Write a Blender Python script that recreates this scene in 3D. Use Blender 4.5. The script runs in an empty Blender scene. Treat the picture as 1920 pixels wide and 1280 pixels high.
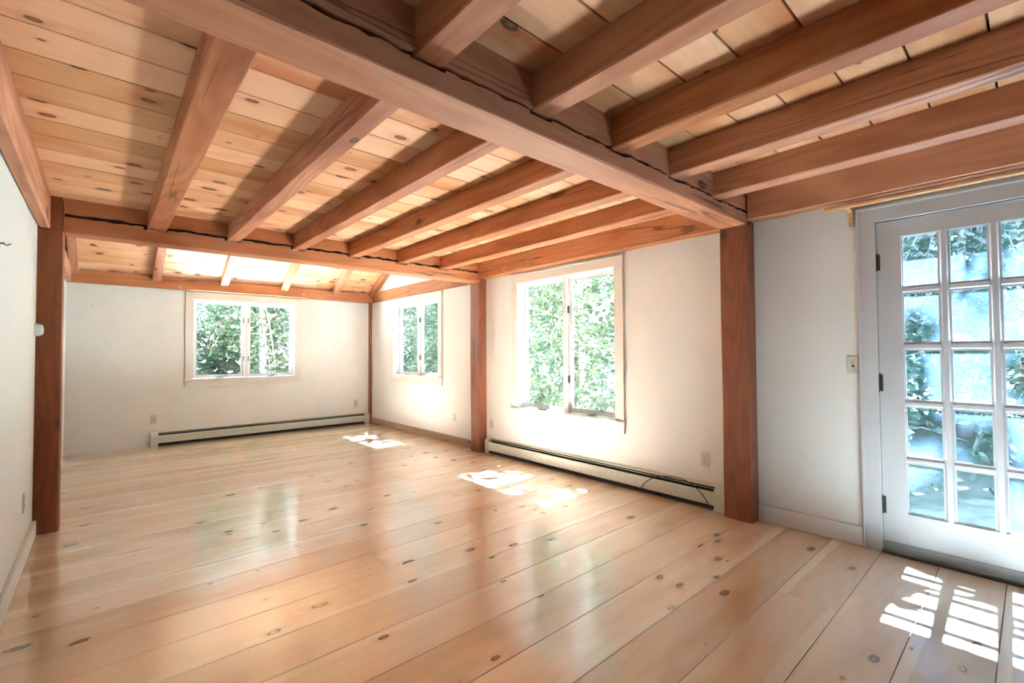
import bpy, bmesh, math, random
from mathutils import Vector, Matrix
random.seed(7)
R = random.Random(11)
SC = bpy.context.scene
COL = SC.collection

# ------------------------------------------------------------------ helpers
def V(*a): return Vector(a)

def link(name, bm, mats, parent=None, loc=(0, 0, 0), rot=(0, 0, 0), smooth=False):
    me = bpy.data.meshes.new(name)
    bm.normal_update()
    bm.to_mesh(me); bm.free()
    if not isinstance(mats, (list, tuple)): mats = [mats]
    for m in mats: me.materials.append(m)
    if smooth:
        for p in me.polygons: p.use_smooth = True
    o = bpy.data.objects.new(name, me)
    COL.objects.link(o)
    o.location = loc; o.rotation_euler = rot
    if parent is not None: o.parent = parent
    return o

def empty(name, loc=(0, 0, 0), rot=(0, 0, 0)):
    o = bpy.data.objects.new(name, None); COL.objects.link(o)
    o.location = loc; o.rotation_euler = rot
    o.empty_display_size = .05
    return o

def tag(o, label=None, cat=None, group=None, kind=None):
    if label: o['label'] = label
    if cat: o['category'] = cat
    if group: o['group'] = group
    if kind: o['kind'] = kind
    return o

def copy_tree(o, parent=None):
    c = o.copy(); COL.objects.link(c)
    if parent is not None: c.parent = parent
    for ch in list(o.children): copy_tree(ch, c)
    return c

def box(bm, x0, x1, y0, y1, z0, z1, mi=0, bev=0.0):
    x0, x1 = min(x0, x1), max(x0, x1); y0, y1 = min(y0, y1), max(y0, y1); z0, z1 = min(z0, z1), max(z0, z1)
    t = bmesh.new()
    vs = [t.verts.new(p) for p in ((x0,y0,z0),(x1,y0,z0),(x1,y1,z0),(x0,y1,z0),(x0,y0,z1),(x1,y0,z1),(x1,y1,z1),(x0,y1,z1))]
    for f in ((0,3,2,1),(4,5,6,7),(0,1,5,4),(1,2,6,5),(2,3,7,6),(3,0,4,7)): t.faces.new([vs[i] for i in f])
    if bev > 0:
        bmesh.ops.bevel(t, geom=list(t.edges), offset=bev, segments=2, profile=.6, affect='EDGES')
    merge(bm, t, mi)

def merge(bm, t, mi=0, mat=None):
    mp = {}
    for v in t.verts: mp[v] = bm.verts.new(mat @ v.co if mat is not None else v.co)
    for f in t.faces:
        try:
            nf = bm.faces.new([mp[v] for v in f.verts]); nf.material_index = mi; nf.smooth = f.smooth
        except ValueError: pass
    t.free()

def prism(bm, pts, axis, a, b, mi=0):
    """extrude a 2D outline along axis from a to b; pts are the other two coordinates in xyz order"""
    def mk(p, t):
        return {'x': (t, p[0], p[1]), 'y': (p[0], t, p[1]), 'z': (p[0], p[1], t)}[axis]
    A = [bm.verts.new(mk(p, a)) for p in pts]; B = [bm.verts.new(mk(p, b)) for p in pts]
    n = len(pts); fs = []
    for i in range(n):
        fs.append(bm.faces.new((A[i], A[(i+1) % n], B[(i+1) % n], B[i])))
    fs.append(bm.faces.new(A[::-1])); fs.append(bm.faces.new(B))
    for f in fs: f.material_index = mi
    bmesh.ops.recalc_face_normals(bm, faces=fs)

def tube(bm, pts, rad, n=8, mi=0, cap=True):
    """tube along a polyline; rad a number or list"""
    rings = []
    pts = [Vector(p) for p in pts]
    up = V(0, 0, 1)
    for i, p in enumerate(pts):
        d = (pts[min(i+1, len(pts)-1)] - pts[max(i-1, 0)]).normalized()
        if abs(d.dot(up)) > .95: u = d.cross(V(1, 0, 0)).normalized()
        else: u = d.cross(up).normalized()
        w = d.cross(u).normalized()
        r = rad[i] if isinstance(rad, (list, tuple)) else rad
        rings.append([bm.verts.new(p + (u*math.cos(2*math.pi*k/n) + w*math.sin(2*math.pi*k/n))*r) for k in range(n)])
    for a, b in zip(rings, rings[1:]):
        for k in range(n):
            f = bm.faces.new((a[k], a[(k+1) % n], b[(k+1) % n], b[k])); f.smooth = True; f.material_index = mi
    if cap:
        bm.faces.new(rings[0][::-1]).material_index = mi; bm.faces.new(rings[-1]).material_index = mi

def disc(bm, c, r, h, axis='y', n=20, mi=0):
    t = bmesh.new()
    bmesh.ops.create_cone(t, cap_ends=True, segments=n, radius1=r, radius2=r, depth=h)
    m = Matrix.Translation(c)
    if axis == 'y': m = m @ Matrix.Rotation(math.pi/2, 4, 'X')
    if axis == 'x': m = m @ Matrix.Rotation(math.pi/2, 4, 'Y')
    merge(bm, t, mi, m)

def bez(p0, p1, p2, p3, n):
    out = []
    for i in range(n+1):
        t = i/n
        out.append(V(*p0)*(1-t)**3 + V(*p1)*3*t*(1-t)**2 + V(*p2)*3*t*t*(1-t) + V(*p3)*t**3)
    return out

# ------------------------------------------------------------------ materials
class NT:
    def __init__(s, name):
        s.m = bpy.data.materials.new(name); s.m.use_nodes = True
        s.t = s.m.node_tree; s.t.nodes.clear()
        s.out = s.n('ShaderNodeOutputMaterial')
    def n(s, typ, **kw):
        nd = s.t.nodes.new(typ)
        for k, v in kw.items(): setattr(nd, k, v)
        return nd
    def l(s, a, b): s.t.links.new(a, b)
    def put(s, sock, v):
        if hasattr(v, 'is_linked') or isinstance(v, bpy.types.NodeSocket): s.l(v, sock)
        else: sock.default_value = v
    def math(s, op, a, b=0.0, c=None, clamp=False):
        nd = s.n('ShaderNodeMath', operation=op, use_clamp=clamp)
        s.put(nd.inputs[0], a); s.put(nd.inputs[1], b)
        if c is not None: s.put(nd.inputs[2], c)
        return nd.outputs[0]
    def mix(s, f, a, b, mode='MIX'):
        nd = s.n('ShaderNodeMix', data_type='RGBA', blend_type=mode)
        s.put(nd.inputs[0], f); s.put(nd.inputs[6], a); s.put(nd.inputs[7], b)
        return nd.outputs[2]
    def smooth(s, x, lo, hi):
        nd = s.n('ShaderNodeMapRange', interpolation_type='SMOOTHSTEP')
        s.put(nd.inputs[0], x); nd.inputs[1].default_value = lo; nd.inputs[2].default_value = hi
        return nd.outputs[0]
    def noise(s, vec, scale=1., detail=3., rough=.5, dist=0.):
        nd = s.n('ShaderNodeTexNoise'); s.l(vec, nd.inputs['Vector'])
        nd.inputs['Scale'].default_value = scale; nd.inputs['Detail'].default_value = detail
        nd.inputs['Roughness'].default_value = rough; nd.inputs['Distortion'].default_value = dist
        return nd.outputs[0]
    def vmul(s, vec, xyz):
        nd = s.n('ShaderNodeVectorMath', operation='MULTIPLY'); s.l(vec, nd.inputs[0]); nd.inputs[1].default_value = xyz
        return nd.outputs[0]
    def vadd(s, a, b):
        nd = s.n('ShaderNodeVectorMath', operation='ADD'); s.l(a, nd.inputs[0]); s.put(nd.inputs[1], b)
        return nd.outputs[0]
    def bump(s, h, strength, dist=.01):
        nd = s.n('ShaderNodeBump'); s.put(nd.inputs['Height'], h)
        nd.inputs['Strength'].default_value = strength; nd.inputs['Distance'].default_value = dist
        return nd.outputs[0]
    def bsdf(s, color, rough=.5, normal=None, spec=.5, **kw):
        b = s.n('ShaderNodeBsdfPrincipled')
        s.put(b.inputs['Base Color'], color); s.put(b.inputs['Roughness'], rough)
        b.inputs['Specular IOR Level'].default_value = spec
        if normal is not None: s.l(normal, b.inputs['Normal'])
        for k, v in kw.items(): s.put(b.inputs[k], v)
        s.l(b.outputs[0], s.out.inputs[0])
        return b

def c4(c): return (c[0], c[1], c[2], 1.)

def wood(name, light, mid, dark, knotc=(.07, .028, .015), rough=.55, boards=False, knot=.35, kscale=(4.5, 7.5), kr=.10,
         ring=.45, vary=.35, pale=None, spec=.4, bumpk=.25, coat=0., wear=False, checks=0.):
    s = NT(name)
    tc = s.n('ShaderNodeTexCoord'); oi = s.n('ShaderNodeObjectInfo')
    co = tc.outputs['Object']
    cmb = s.n('ShaderNodeCombineXYZ')
    rnd = oi.outputs['Random']
    if boards:
        at = s.n('ShaderNodeAttribute', attribute_name='rnd'); rnd = at.outputs['Fac']
    s.put(cmb.inputs[0], s.math('MULTIPLY', rnd, 61.)); s.put(cmb.inputs[1], s.math('MULTIPLY', rnd, 37.)); s.put(cmb.inputs[2], s.math('MULTIPLY', rnd, 23.))
    vec = s.vadd(co, cmb.outputs[0])
    # knots
    warp = s.noise(s.vmul(vec, (3, 9, 9)), 1., 2.)
    vor = s.n('ShaderNodeTexVoronoi', voronoi_dimensions='2D' if boards else '3D', feature='F1')
    wv = s.n('ShaderNodeCombineXYZ'); s.put(wv.inputs[1], s.math('MULTIPLY', s.math('SUBTRACT', warp, .5), .25))
    s.l(s.vadd(s.vmul(vec, (kscale[0], kscale[1], kscale[1])), wv.outputs[0]), vor.inputs['Vector']); vor.inputs['Scale'].default_value = 1.
    vor.inputs['Randomness'].default_value = 1.
    d = vor.outputs['Distance']
    sep = s.n('ShaderNodeSeparateColor'); s.l(vor.outputs['Color'], sep.inputs[0])
    keep = s.math('LESS_THAN', sep.outputs[0], knot)
    rad = s.math('MULTIPLY_ADD', sep.outputs[1], kr*1.5, kr*.2)
    q = s.math('DIVIDE', d, rad)
    kmask = s.math('MULTIPLY', s.math('SUBTRACT', 1., s.smooth(q, .75, 1.15)), keep)
    halo = s.math('MULTIPLY', s.math('SUBTRACT', 1., s.smooth(q, .6, 3.2)), keep)
    core = s.math('MULTIPLY', s.math('SUBTRACT', 1., s.smooth(q, .0, .75)), keep)
    # grain, bent around the knots
    bend = s.n('ShaderNodeCombineXYZ'); s.put(bend.inputs[1], s.math('MULTIPLY', halo, .05)); s.put(bend.inputs[2], s.math('MULTIPLY', halo, .03))
    gv = s.vadd(vec, bend.outputs[0])
    low = s.noise(s.vmul(gv, (.55, 4.5, 4.5)), 1., 1.5, .45)
    rings = s.math('SINE', s.math('MULTIPLY', low, 70.))
    rings = s.math('POWER', s.math('MULTIPLY_ADD', rings, .5, .5), 1.6)
    fine = s.noise(s.vmul(gv, (2.5, 70, 70)), 1., 4., .6)
    blot = s.noise(s.vmul(gv, (.9, 3.2, 3.2)), 1., 3., .55)
    f1 = s.math('ADD', s.math('MULTIPLY', rings, ring), s.math('MULTIPLY', s.math('SUBTRACT', fine, .35), .55), clamp=True)
    col = s.mix(s.math('MULTIPLY', f1, 1.), c4(light), c4(mid))
    col = s.mix(s.smooth(blot, .45, .8), col, c4(dark))
    wn = s.n('ShaderNodeTexWhiteNoise', noise_dimensions='1D'); s.put(wn.inputs['W'], s.math('MULTIPLY', rnd, 91.7))
    hs = s.n('ShaderNodeHueSaturation')
    s.put(hs.inputs['Value'], s.math('MULTIPLY_ADD', wn.outputs['Value'], vary, 1.-vary*.55))
    s.put(hs.inputs['Saturation'], s.math('MULTIPLY_ADD', wn.outputs['Value'], -.22, 1.1))
    s.l(col, hs.inputs['Color']); col = hs.outputs[0]
    if pale is not None:
        av = s.n('ShaderNodeAttribute', attribute_name='vv'); vv = av.outputs['Fac']
        sepv = s.n('ShaderNodeSeparateColor'); s.l(wn.outputs['Color'], sepv.inputs[0])
        wob = s.math('MULTIPLY', s.math('SUBTRACT', s.noise(s.vmul(vec, (1.2, .01, .01)), 1., 2.), .5), .25)
        edge = s.math('ADD', s.math('MULTIPLY', s.math('GREATER_THAN', sepv.outputs[1], .5), s.math('SUBTRACT', 1., s.math('MULTIPLY', vv, 2.))), vv)
        m1 = s.smooth(s.math('ADD', edge, wob), .80, .86)
        m1 = s.math('MULTIPLY', m1, s.math('GREATER_THAN', sepv.outputs[2], .35))
        col = s.mix(s.math('MULTIPLY', m1, .75), col, c4(pale))
    col = s.mix(s.math('MULTIPLY', halo, .35), col, c4(dark))
    col = s.mix(s.math('MULTIPLY', kmask, .9), col, c4(knotc))
    col = s.mix(s.math('MULTIPLY', core, .35), col, c4(mid))
    if checks:
        ch = s.noise(s.vmul(gv, (.22, 5.5, 5.5)), 1., 2., .6)
        wig = s.noise(s.vmul(vec, (9, 60, 60)), 1., 2.)
        dd = s.math('ABSOLUTE', s.math('SUBTRACT', s.math('MULTIPLY_ADD', s.math('SUBTRACT', wig, .5), .03, ch), .47))
        cm = s.math('MULTIPLY', s.math('SUBTRACT', 1., s.smooth(dd, .004, .012)), s.smooth(s.noise(s.vmul(vec, (.7, 1.5, 1.5)), 1., 1.), .50, .60))
        col = s.mix(s.math('MULTIPLY', cm, checks), col, (.035, .013, .008, 1))
    if wear:
        w1 = s.noise(s.vmul(co, (9, 9, 9)), 1., 5., .7)
        w2 = s.noise(s.vmul(co, (.9, .9, .9)), 1., 2.)
        wm = s.math('MULTIPLY', s.smooth(w1, .64, .70), s.smooth(w2, .5, .62))
        col = s.mix(s.math('MULTIPLY', wm, .35), col, (.16, .09, .05, 1))
        rr = s.math('MULTIPLY_ADD', s.noise(s.vmul(co, (6, 14, 6)), 1., 4., .6), .16, rough-.08)
        nb = s.math('ADD', s.math('MULTIPLY', s.noise(s.vmul(vec, (1.3, 7, 7)), 1., 2.), 1.), s.math('MULTIPLY', w1, .12))
    else:
        rr = rough
        nb = s.math('ADD', s.math('MULTIPLY', fine, .5), s.math('MULTIPLY', rings, .3))
    nrm = s.bump(nb, bumpk, .004)
    kw = {}
    if coat: kw = {'Coat Weight': coat, 'Coat Roughness': .15, 'Coat IOR': 1.9}
    s.bsdf(col, rr, nrm, spec, **kw)
    return s.m

def paint(name, color, rough=.6, var=.03, spec=.35, scale=3., marks=0.):
    s = NT(name)
    tc = s.n('ShaderNodeTexCoord')
    nz = s.noise(tc.outputs['Object'], scale, 4., .6)
    fine = s.noise(tc.outputs['Object'], 90., 2., .5)
    col = s.mix(s.math('MULTIPLY', s.smooth(nz, .35, .75), 1.), c4(color), c4([x*(1-var) for x in color]))
    if marks:
        mk = s.noise(s.vmul(tc.outputs['Object'], (14, 14, 9)), 1., 6., .75)
        col = s.mix(s.math('MULTIPLY', s.smooth(mk, .70, .80), marks), col, c4([x*.6 for x in color]))
    s.bsdf(col, rough, s.bump(fine, .06, .002), spec)
    return s.m

def plain(name, color, rough=.4, metal=0., spec=.5):
    s = NT(name)
    tc = s.n('ShaderNodeTexCoord')
    nz = s.noise(tc.outputs['Object'], 25., 3.)
    col = s.mix(s.smooth(nz, .3, .8), c4(color), c4([x*.9 for x in color]))
    s.bsdf(col, rough, None, spec, Metallic=metal)
    return s.m

def glass(name, tint=(.97, .99, .98), refl=.06):
    s = NT(name)
    tr = s.n('ShaderNodeBsdfTransparent'); tr.inputs[0].default_value = c4(tint)
    gl = s.n('ShaderNodeBsdfGlossy'); gl.inputs['Roughness'].default_value = .02
    lw = s.n('ShaderNodeLayerWeight'); lw.inputs['Blend'].default_value = .5
    fac = s.math('MULTIPLY_ADD', s.math('POWER', lw.outputs['Facing'], 5.), .6, refl*.5)
    mx = s.n('ShaderNodeMixShader'); s.l(fac, mx.inputs[0])
    s.l(tr.outputs[0], mx.inputs[1]); s.l(gl.outputs[0], mx.inputs[2]); s.l(mx.outputs[0], s.out.inputs[0])
    return s.m

def haze_glass(name):
    """old door glass: clouded by moisture and dust, so it scatters the daylight behind it"""
    s = NT(name)
    tc = s.n('ShaderNodeTexCoord')
    cl = s.noise(tc.outputs['Object'], 2.6, 3., .55, .6)
    sc = s.noise(s.vmul(tc.outputs['Object'], (14, 1, 70)), 1., 3., .6, 1.2)
    tr = s.n('ShaderNodeBsdfTransparent'); tr.inputs[0].default_value = (.36, .44, .50, 1)
    tl = s.n('ShaderNodeBsdfTranslucent'); tl.inputs[0].default_value = (.50, .75, 1., 1)
    df = s.n('ShaderNodeBsdfDiffuse'); df.inputs[0].default_value = (.72, .82, .90, 1)
    gl = s.n('ShaderNodeBsdfGlossy'); gl.inputs['Roughness'].default_value = .05
    m0 = s.n('ShaderNodeMixShader'); m0.inputs[0].default_value = .25
    s.l(tl.outputs[0], m0.inputs[1]); s.l(df.outputs[0], m0.inputs[2])
    f = s.math('ADD', s.math('MULTIPLY', s.smooth(cl, .3, .7), .002), s.math('MULTIPLY', s.smooth(sc, .62, .72), .004))
    f = s.math('ADD', f, HAZE)
    m1 = s.n('ShaderNodeMixShader'); s.l(f, m1.inputs[0]); s.l(tr.outputs[0], m1.inputs[1]); s.l(m0.outputs[0], m1.inputs[2])
    m2 = s.n('ShaderNodeMixShader'); m2.inputs[0].default_value = .05
    s.l(m1.outputs[0], m2.inputs[1]); s.l(gl.outputs[0], m2.inputs[2]); s.l(m2.outputs[0], s.out.inputs[0])
    return s.m

def leafmat(name, c1, c2, c3):
    s = NT(name)
    at = s.n('ShaderNodeAttribute', attribute_name='rnd')
    oi = s.n('ShaderNodeObjectInfo')
    w = s.n('ShaderNodeTexWhiteNoise', noise_dimensions='1D'); s.put(w.inputs['W'], s.math('MULTIPLY_ADD', at.outputs['Fac'], 57., oi.outputs['Random']))
    col = s.mix(w.outputs['Value'], c4(c1), c4(c2))
    sp = s.n('ShaderNodeSeparateColor'); s.l(w.outputs['Color'], sp.inputs[0])
    col = s.mix(s.smooth(sp.outputs[2], .75, .95), col, c4(c3))
    df = s.n('ShaderNodeBsdfDiffuse'); s.l(col, df.inputs[0])
    tl = s.n('ShaderNodeBsdfTranslucent'); s.l(col, tl.inputs[0])
    gl = s.n('ShaderNodeBsdfGlossy'); gl.inputs['Roughness'].default_value = .35
    mx = s.n('ShaderNodeMixShader'); mx.inputs[0].default_value = .42
    s.l(df.outputs[0], mx.inputs[1]); s.l(tl.outputs[0], mx.inputs[2])
    m2 = s.n('ShaderNodeMixShader'); m2.inputs[0].default_value = .06
    s.l(mx.outputs[0], m2.inputs[1]); s.l(gl.outputs[0], m2.inputs[2]); s.l(m2.outputs[0], s.out.inputs[0])
    return s.m

HAZE = .0062
M = {}
M['timber'] = wood('timber_red', (.59, .255, .125), (.42, .148, .064), (.31, .09, .033), knot=.16, kscale=(3., 6.), kr=.11, ring=.35, vary=.22, bumpk=.3, checks=.6)
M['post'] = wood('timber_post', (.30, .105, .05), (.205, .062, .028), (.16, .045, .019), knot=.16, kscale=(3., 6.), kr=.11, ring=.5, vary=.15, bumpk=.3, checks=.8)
M['joist'] = wood('timber_joist', (.62, .275, .14), (.42, .145, .062), (.33, .095, .035), knot=.16, kscale=(3., 6.), kr=.11, ring=.5, vary=.25, bumpk=.3, checks=.6)
M['deck'] = wood('ceiling_board', (.92, .56, .315), (.82, .385, .175), (.66, .225, .08), knotc=(.11, .045, .025), boards=True, knot=.27, kscale=(4.4, 7.5), kr=.13, ring=.25, vary=.34, rough=.5, bumpk=.15)
M['floor'] = wood('floor_board', (.76, .57, .40), (.69, .475, .305), (.60, .375, .215), knotc=(.075, .035, .02), boards=True, knot=.14, kscale=(4.2, 8.5), kr=.11, ring=.3, vary=.26,
                  pale=(.82, .70, .54), rough=.24, spec=.5, bumpk=.05, wear=True, coat=1.)
M['wall'] = paint('wall_paint', (.83, .81, .775), .7, .03, .25)
M['wallw'] = paint('wall_paint_white', (.82, .82, .80), .65, .02, .3)
M['trim'] = paint('trim_paint', (.80, .74, .68), .45, .03, .4, marks=.25)
M['white'] = paint('white_gloss_paint', (.80, .785, .775), .4, .03, .45, marks=.3)
M['vinyl'] = plain('window_vinyl', (.82, .85, .87), .35)
M['alu'] = plain('window_spacer', (.42, .46, .50), .35, .3)
M['hinge'] = plain('hinge_steel', (.10, .095, .09), .4, .8)
M['ivory'] = plain('ivory_plastic', (.68, .64, .54), .35)
M['slot'] = plain('slot_black', (.02, .018, .016), .6)
M['heater'] = plain('heater_enamel', (.62, .63, .54), .35)
M['dark'] = plain('heater_dark', (.03, .03, .032), .5, .3)
M['fin'] = plain('heater_fin', (.10, .10, .10), .45, .6)
M['rod'] = wood('rod_wood', (.66, .38, .20), (.58, .30, .14), (.50, .24, .10), knot=.0, ring=.2, vary=.1)
M['brownbase'] = wood('baseboard_wood', (.40, .25, .14), (.34, .20, .10), (.28, .15, .075), knot=.12, kscale=(3., 6.), kr=.12, ring=.25, vary=.1)
M['black'] = plain('cable_black', (.015, .015, .015), .4)
M['chrome'] = plain('connector_metal', (.75, .74, .70), .25, .9)
M['cup'] = plain('sensor_white', (.84, .85, .85), .3)
M['door'] = paint('door_paint_shaded', (.60, .575, .575), .4, .04, .45, marks=.3)  # white door paint greyed so its colour carries the backlit shade
M['hook'] = plain('hook_white', (.80, .76, .70), .4)
M['glass'] = glass('clear_glass')
M['haze'] = haze_glass('clouded_glass')
M['thresh'] = plain('threshold_dark', (.05, .03, .028), .5)
M['sweep'] = plain('sweep_grey', (.34, .33, .31), .6)
M['leaf1'] = leafmat('leaf_teal', (.065, .125, .092), (.095, .15, .112), (.19, .185, .09))
M['leaf2'] = leafmat('leaf_yellowgreen', (.10, .135, .07), (.07, .12, .08), (.18, .16, .075))
M['leaf3'] = leafmat('leaf_deep', (.07, .135, .108), (.10, .165, .13), (.16, .19, .125))
M['leaf4'] = leafmat('leaf_sun_blocker', (.022, .045, .03), (.035, .06, .04), (.06, .065, .035))  # extra dark leaves for the added crowns, so little sun scatters through
M['bark'] = wood('bark', (.42, .40, .37), (.30, .28, .26), (.20, .18, .17), knot=.1, ring=.6, vary=.2, bumpk=.8, rough=.9)
M['ground'] = paint('ground_litter', (.30, .31, .26), .95, .5, .1, 6.)
M['siding'] = paint('siding', (.35, .30, .25), .8)
M['fence'] = wood('fence_wood', (.55, .28, .22), (.46, .22, .17), (.40, .18, .14), knot=.05, ring=.2, vary=.2)

# ------------------------------------------------------------------ room measures (metres; x runs away along the window wall, y to the left, z up)
W, L, XB = 4.02, 8.04, -3.4
WT = .16
XM0, XM1, ZB = 1.39, 1.588, 2.188         # big crossbeam
XF0, XF1, ZF = 4.638, 4.82, 2.146         # far crossbeam
DK1, DK2 = 2.445, 2.395                   # underside of the boards, near bay / middle bay
J2 = [(3.352, .123), (2.813, .095), (2.273, .095), (1.728, .100), (1.180, .108), (.632, .115)]
J1 = [(3.365, .11), (2.808, .116), (2.248, .108), (1.690, .110), (1.135, .105), (.570, .110)]

# ------------------------------------------------------------------ boards
def boards(name, u0, u1, v0, v1, pitch, off, thick, mat, gap=.004, joints=True, seedv=1, backing=True, up=True, chamfer=.004, jp=.3):
    """planks running along local x, side by side along local y; top (floor) or underside (ceiling) at z = 0"""
    rr = random.Random(seedv)
    bm = bmesh.new()
    lr = bm.verts.layers.float.new('rnd'); lv = bm.verts.layers.float.new('vv')
    k0 = math.floor((v0-off)/pitch)
    v = off + k0*pitch
    s = -1 if up else 1
    while v < v1:
        a, b = max(v, v0)+gap/2, min(v+pitch, v1)-gap/2
        if b-a > .01:
            cuts = [u0, u1]
            if joints and rr.random() < jp: cuts = [u0, u0+(u1-u0)*rr.uniform(.25, .75), u1]
            for c0, c1 in zip(cuts, cuts[1:]):
                r = rr.random()
                n0 = len(bm.verts)
                c0g, c1g = c0+.0008, c1-.0008
                pr = [(a, s*thick), (a, s*chamfer), (a+chamfer, 0), (b-chamfer, 0), (b, s*chamfer), (b, s*thick)]
                A = [bm.verts.new((c0g, p[0], p[1])) for p in pr]; B = [bm.verts.new((c1g, p[0], p[1])) for p in pr]
                fs = []
                for i in range(5): fs.append(bm.faces.new((A[i], A[i+1], B[i+1], B[i])))
                fs.append(bm.faces.new(A)); fs.append(bm.faces.new(B[::-1]))
                bmesh.ops.recalc_face_normals(bm, faces=fs)
                for vt in A+B:
                    vt[lr] = r; vt[lv] = (vt.co.y-a)/(b-a)
                # outward face must point to the room
                for f in fs:
                    if abs(f.normal.z) > .9 and f.normal.z*(1 if up else -1) < 0: f.normal_flip()
        v += pitch
    if backing:
        box(bm, u0, u1, v0, v1, s*thick, s*(thick+.03), mi=1)
    return bm

# floor: planks run along y
bm = boards('floor', -.2, W+.2, -L-.2, -XB+.2, .265, -.125, .02, M['floor'], gap=.0022, joints=True, seedv=5, chamfer=.0015, jp=.12)
fl = link('floor', bm, [M['floor'], M['slot']], rot=(0, 0, math.pi/2))
tag(fl, 'wide varnished pine plank floor with dark knots and sun patches', 'floor', kind='structure')

def ceil(name, x0, x1, y0, y1, z, pitch, off, seedv, label):
    bm = boards(name, y0, y1, -x1, -x0, pitch, -off, .02, M['deck'], gap=.0075, seedv=seedv, up=False, chamfer=.002)
    o = link(name, bm, [M['deck'], M['slot']], loc=(0, 0, z), rot=(0, 0, math.pi/2))
    return tag(o, label, 'ceiling', kind='structure')
ceil('ceiling_near', XB-.1, XM1, -.1, W+.1, DK1, .228, .998, 21, 'knotty pine ceiling boards above the near joists and glass door')
ceil('ceiling_middle', XM1+.001, 4.74, -.1, W+.1, DK2, .2215, 2.052, 33, 'knotty pine ceiling boards between the two big crossbeams')
# sloped boards of the far bay
SL = .5
ang = math.atan(SL)
rise0 = 2.375
xr0, xr1 = L+.1, 4.60
ln = (xr0-xr1)/math.cos(ang)
bm = boards('s', -.1, W+.1, 0, ln, .17, .02, .02, M['deck'], gap=.004, seedv=44, up=False)
o = link('ceiling_sloped', bm, [M['deck'], M['slot']])
# local x -> world y ; local y -> up the slope toward the camera ; local z -> outward normal
ex = V(0, 1, 0); ey = V(-math.cos(ang), 0, math.sin(ang)); ez = ex.cross(ey)
o.matrix_world = Matrix((( ex.x, ey.x, ez.x, xr0), (ex.y, ey.y, ez.y, 0), (ex.z, ey.z, ez.z, rise0+SL*(7.9-xr0)), (0, 0, 0, 1)))
tag(o, 'sloping pine roof boards above the far window', 'ceiling', kind='structure')

# ------------------------------------------------------------------ walls with openings
def wallmesh(u0, u1, z0, z1, holes, t, mi=0):
    """wall in local x (along), z up, room face at y = 0, thickness to +y"""
    us = sorted({u0, u1, *[h[0] for h in holes], *[h[1] for h in holes]})
    zs = sorted({z0, z1, *[h[2] for h in holes], *[h[3] for h in holes]})
    bm = bmesh.new()
    def solid(a, b, c, d):
        for h in holes:
            if a >= h[0]-1e-6 and b <= h[1]+1e-6 and c >= h[2]-1e-6 and d <= h[3]+1e-6: return False
        return True
    cells = {(i, j): solid(us[i], us[i+1], zs[j], zs[j+1]) for i in range(len(us)-1) for j in range(len(zs)-1)}
    P = {}
    def vt(i, j, y):
        k = (i, j, y)
        if k not in P: P[k] = bm.verts.new((us[i], y, zs[j]))
        return P[k]
    for (i, j), sd in cells.items():
        if not sd: continue
        bm.faces.new((vt(i, j, 0), vt(i+1, j, 0), vt(i+1, j+1, 0), vt(i, j+1, 0)))
        bm.faces.new((vt(i, j, t), vt(i, j+1, t), vt(i+1, j+1, t), vt(i+1, j, t)))
        for di, dj, e in ((-1, 0, ((i, j), (i, j+1))), (1, 0, ((i+1, j), (i+1, j+1))), (0, -1, ((i, j), (i+1, j))), (0, 1, ((i, j+1), (i+1, j+1)))):
            if not cells.get((i+di, j+dj), False):
                (a, b), (c, d) = e
                bm.faces.new((vt(a, b, 0), vt(c, d, 0), vt(c, d, t), vt(a, b, t)))
    bmesh.ops.recalc_face_normals(bm, faces=bm.faces)
    return bm

# window opening rectangles (clear opening inside the casing)
W3 = (2.645, 4.030, .605, 2.07)
W2 = (5.750, 7.135, .903, 2.058)
W1 = (1.314, 2.694, .903, 2.058)   # along y on the far wall
DR = (-.175, .655, .0, 2.065)
# right wall: local x -> world -x?  rotate 180: local x = -world x, local y = -world y (outwards)
def rw(h): return (-h[1], -h[0], h[2], h[3])
def hole(h, d=.019): return (h[0]-d, h[1]+d, h[2]-(.031 if h[2] > .01 else 0.), h[3]+d)
bm = wallmesh(-4.75, -XB+.1, -.05, 2.62, [hole(rw(W3)), hole(rw(DR), .021)], WT)
o = link('wall_right', bm, M['wall'], rot=(0, 0, math.pi)); tag(o, 'off-white wall with the tall window and the glass door', 'wall', kind='structure')
bm = wallmesh(-L-WT, -4.75, -.05, 4.4, [hole(rw(W2))], WT)
o = link('wall_right_far', bm, M['wall'], rot=(0, 0, math.pi)); tag(o, 'off-white gable wall with the small side window', 'wall', kind='structure')
# far wall: local x -> world -y ... room face at x = L, outward +x. rot -90: local x -> -y, local y -> +x
bm = wallmesh(-W-.1, .1, -.05, 2.45, [hole((-W1[1], -W1[0], W1[2], W1[3]))], WT)
o = link('wall_far', bm, M['wall'], loc=(L, 0, 0), rot=(0, 0, -math.pi/2)); tag(o, 'off-white far end wall around the square window', 'wall', kind='structure')
# left wall: room face y = W, outward +y: local = world
bm = wallmesh(XB-.1, 4.75, -.05, 2.62, [], WT)
o = link('wall_left', bm, M['wallw'], loc=(0, W, 0)); tag(o, 'white wall on the left with a baseboard', 'wall', kind='structure')
bm = wallmesh(4.75, L+WT, -.05, 4.4, [], WT)
o = link('wall_left_far', bm, M['wall'], loc=(0, W, 0)); tag(o, 'off-white wall behind the left post', 'wall', kind='structure')
# wall above the far crossbeam
bm = bmesh.new(); box(bm, 4.64, 4.74, 0, W, DK2+.06, 4.5)
o = link('wall_upper', bm, M['wall']); tag(o, 'white wall above the far crossbeam', 'wall', kind='structure')
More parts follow.
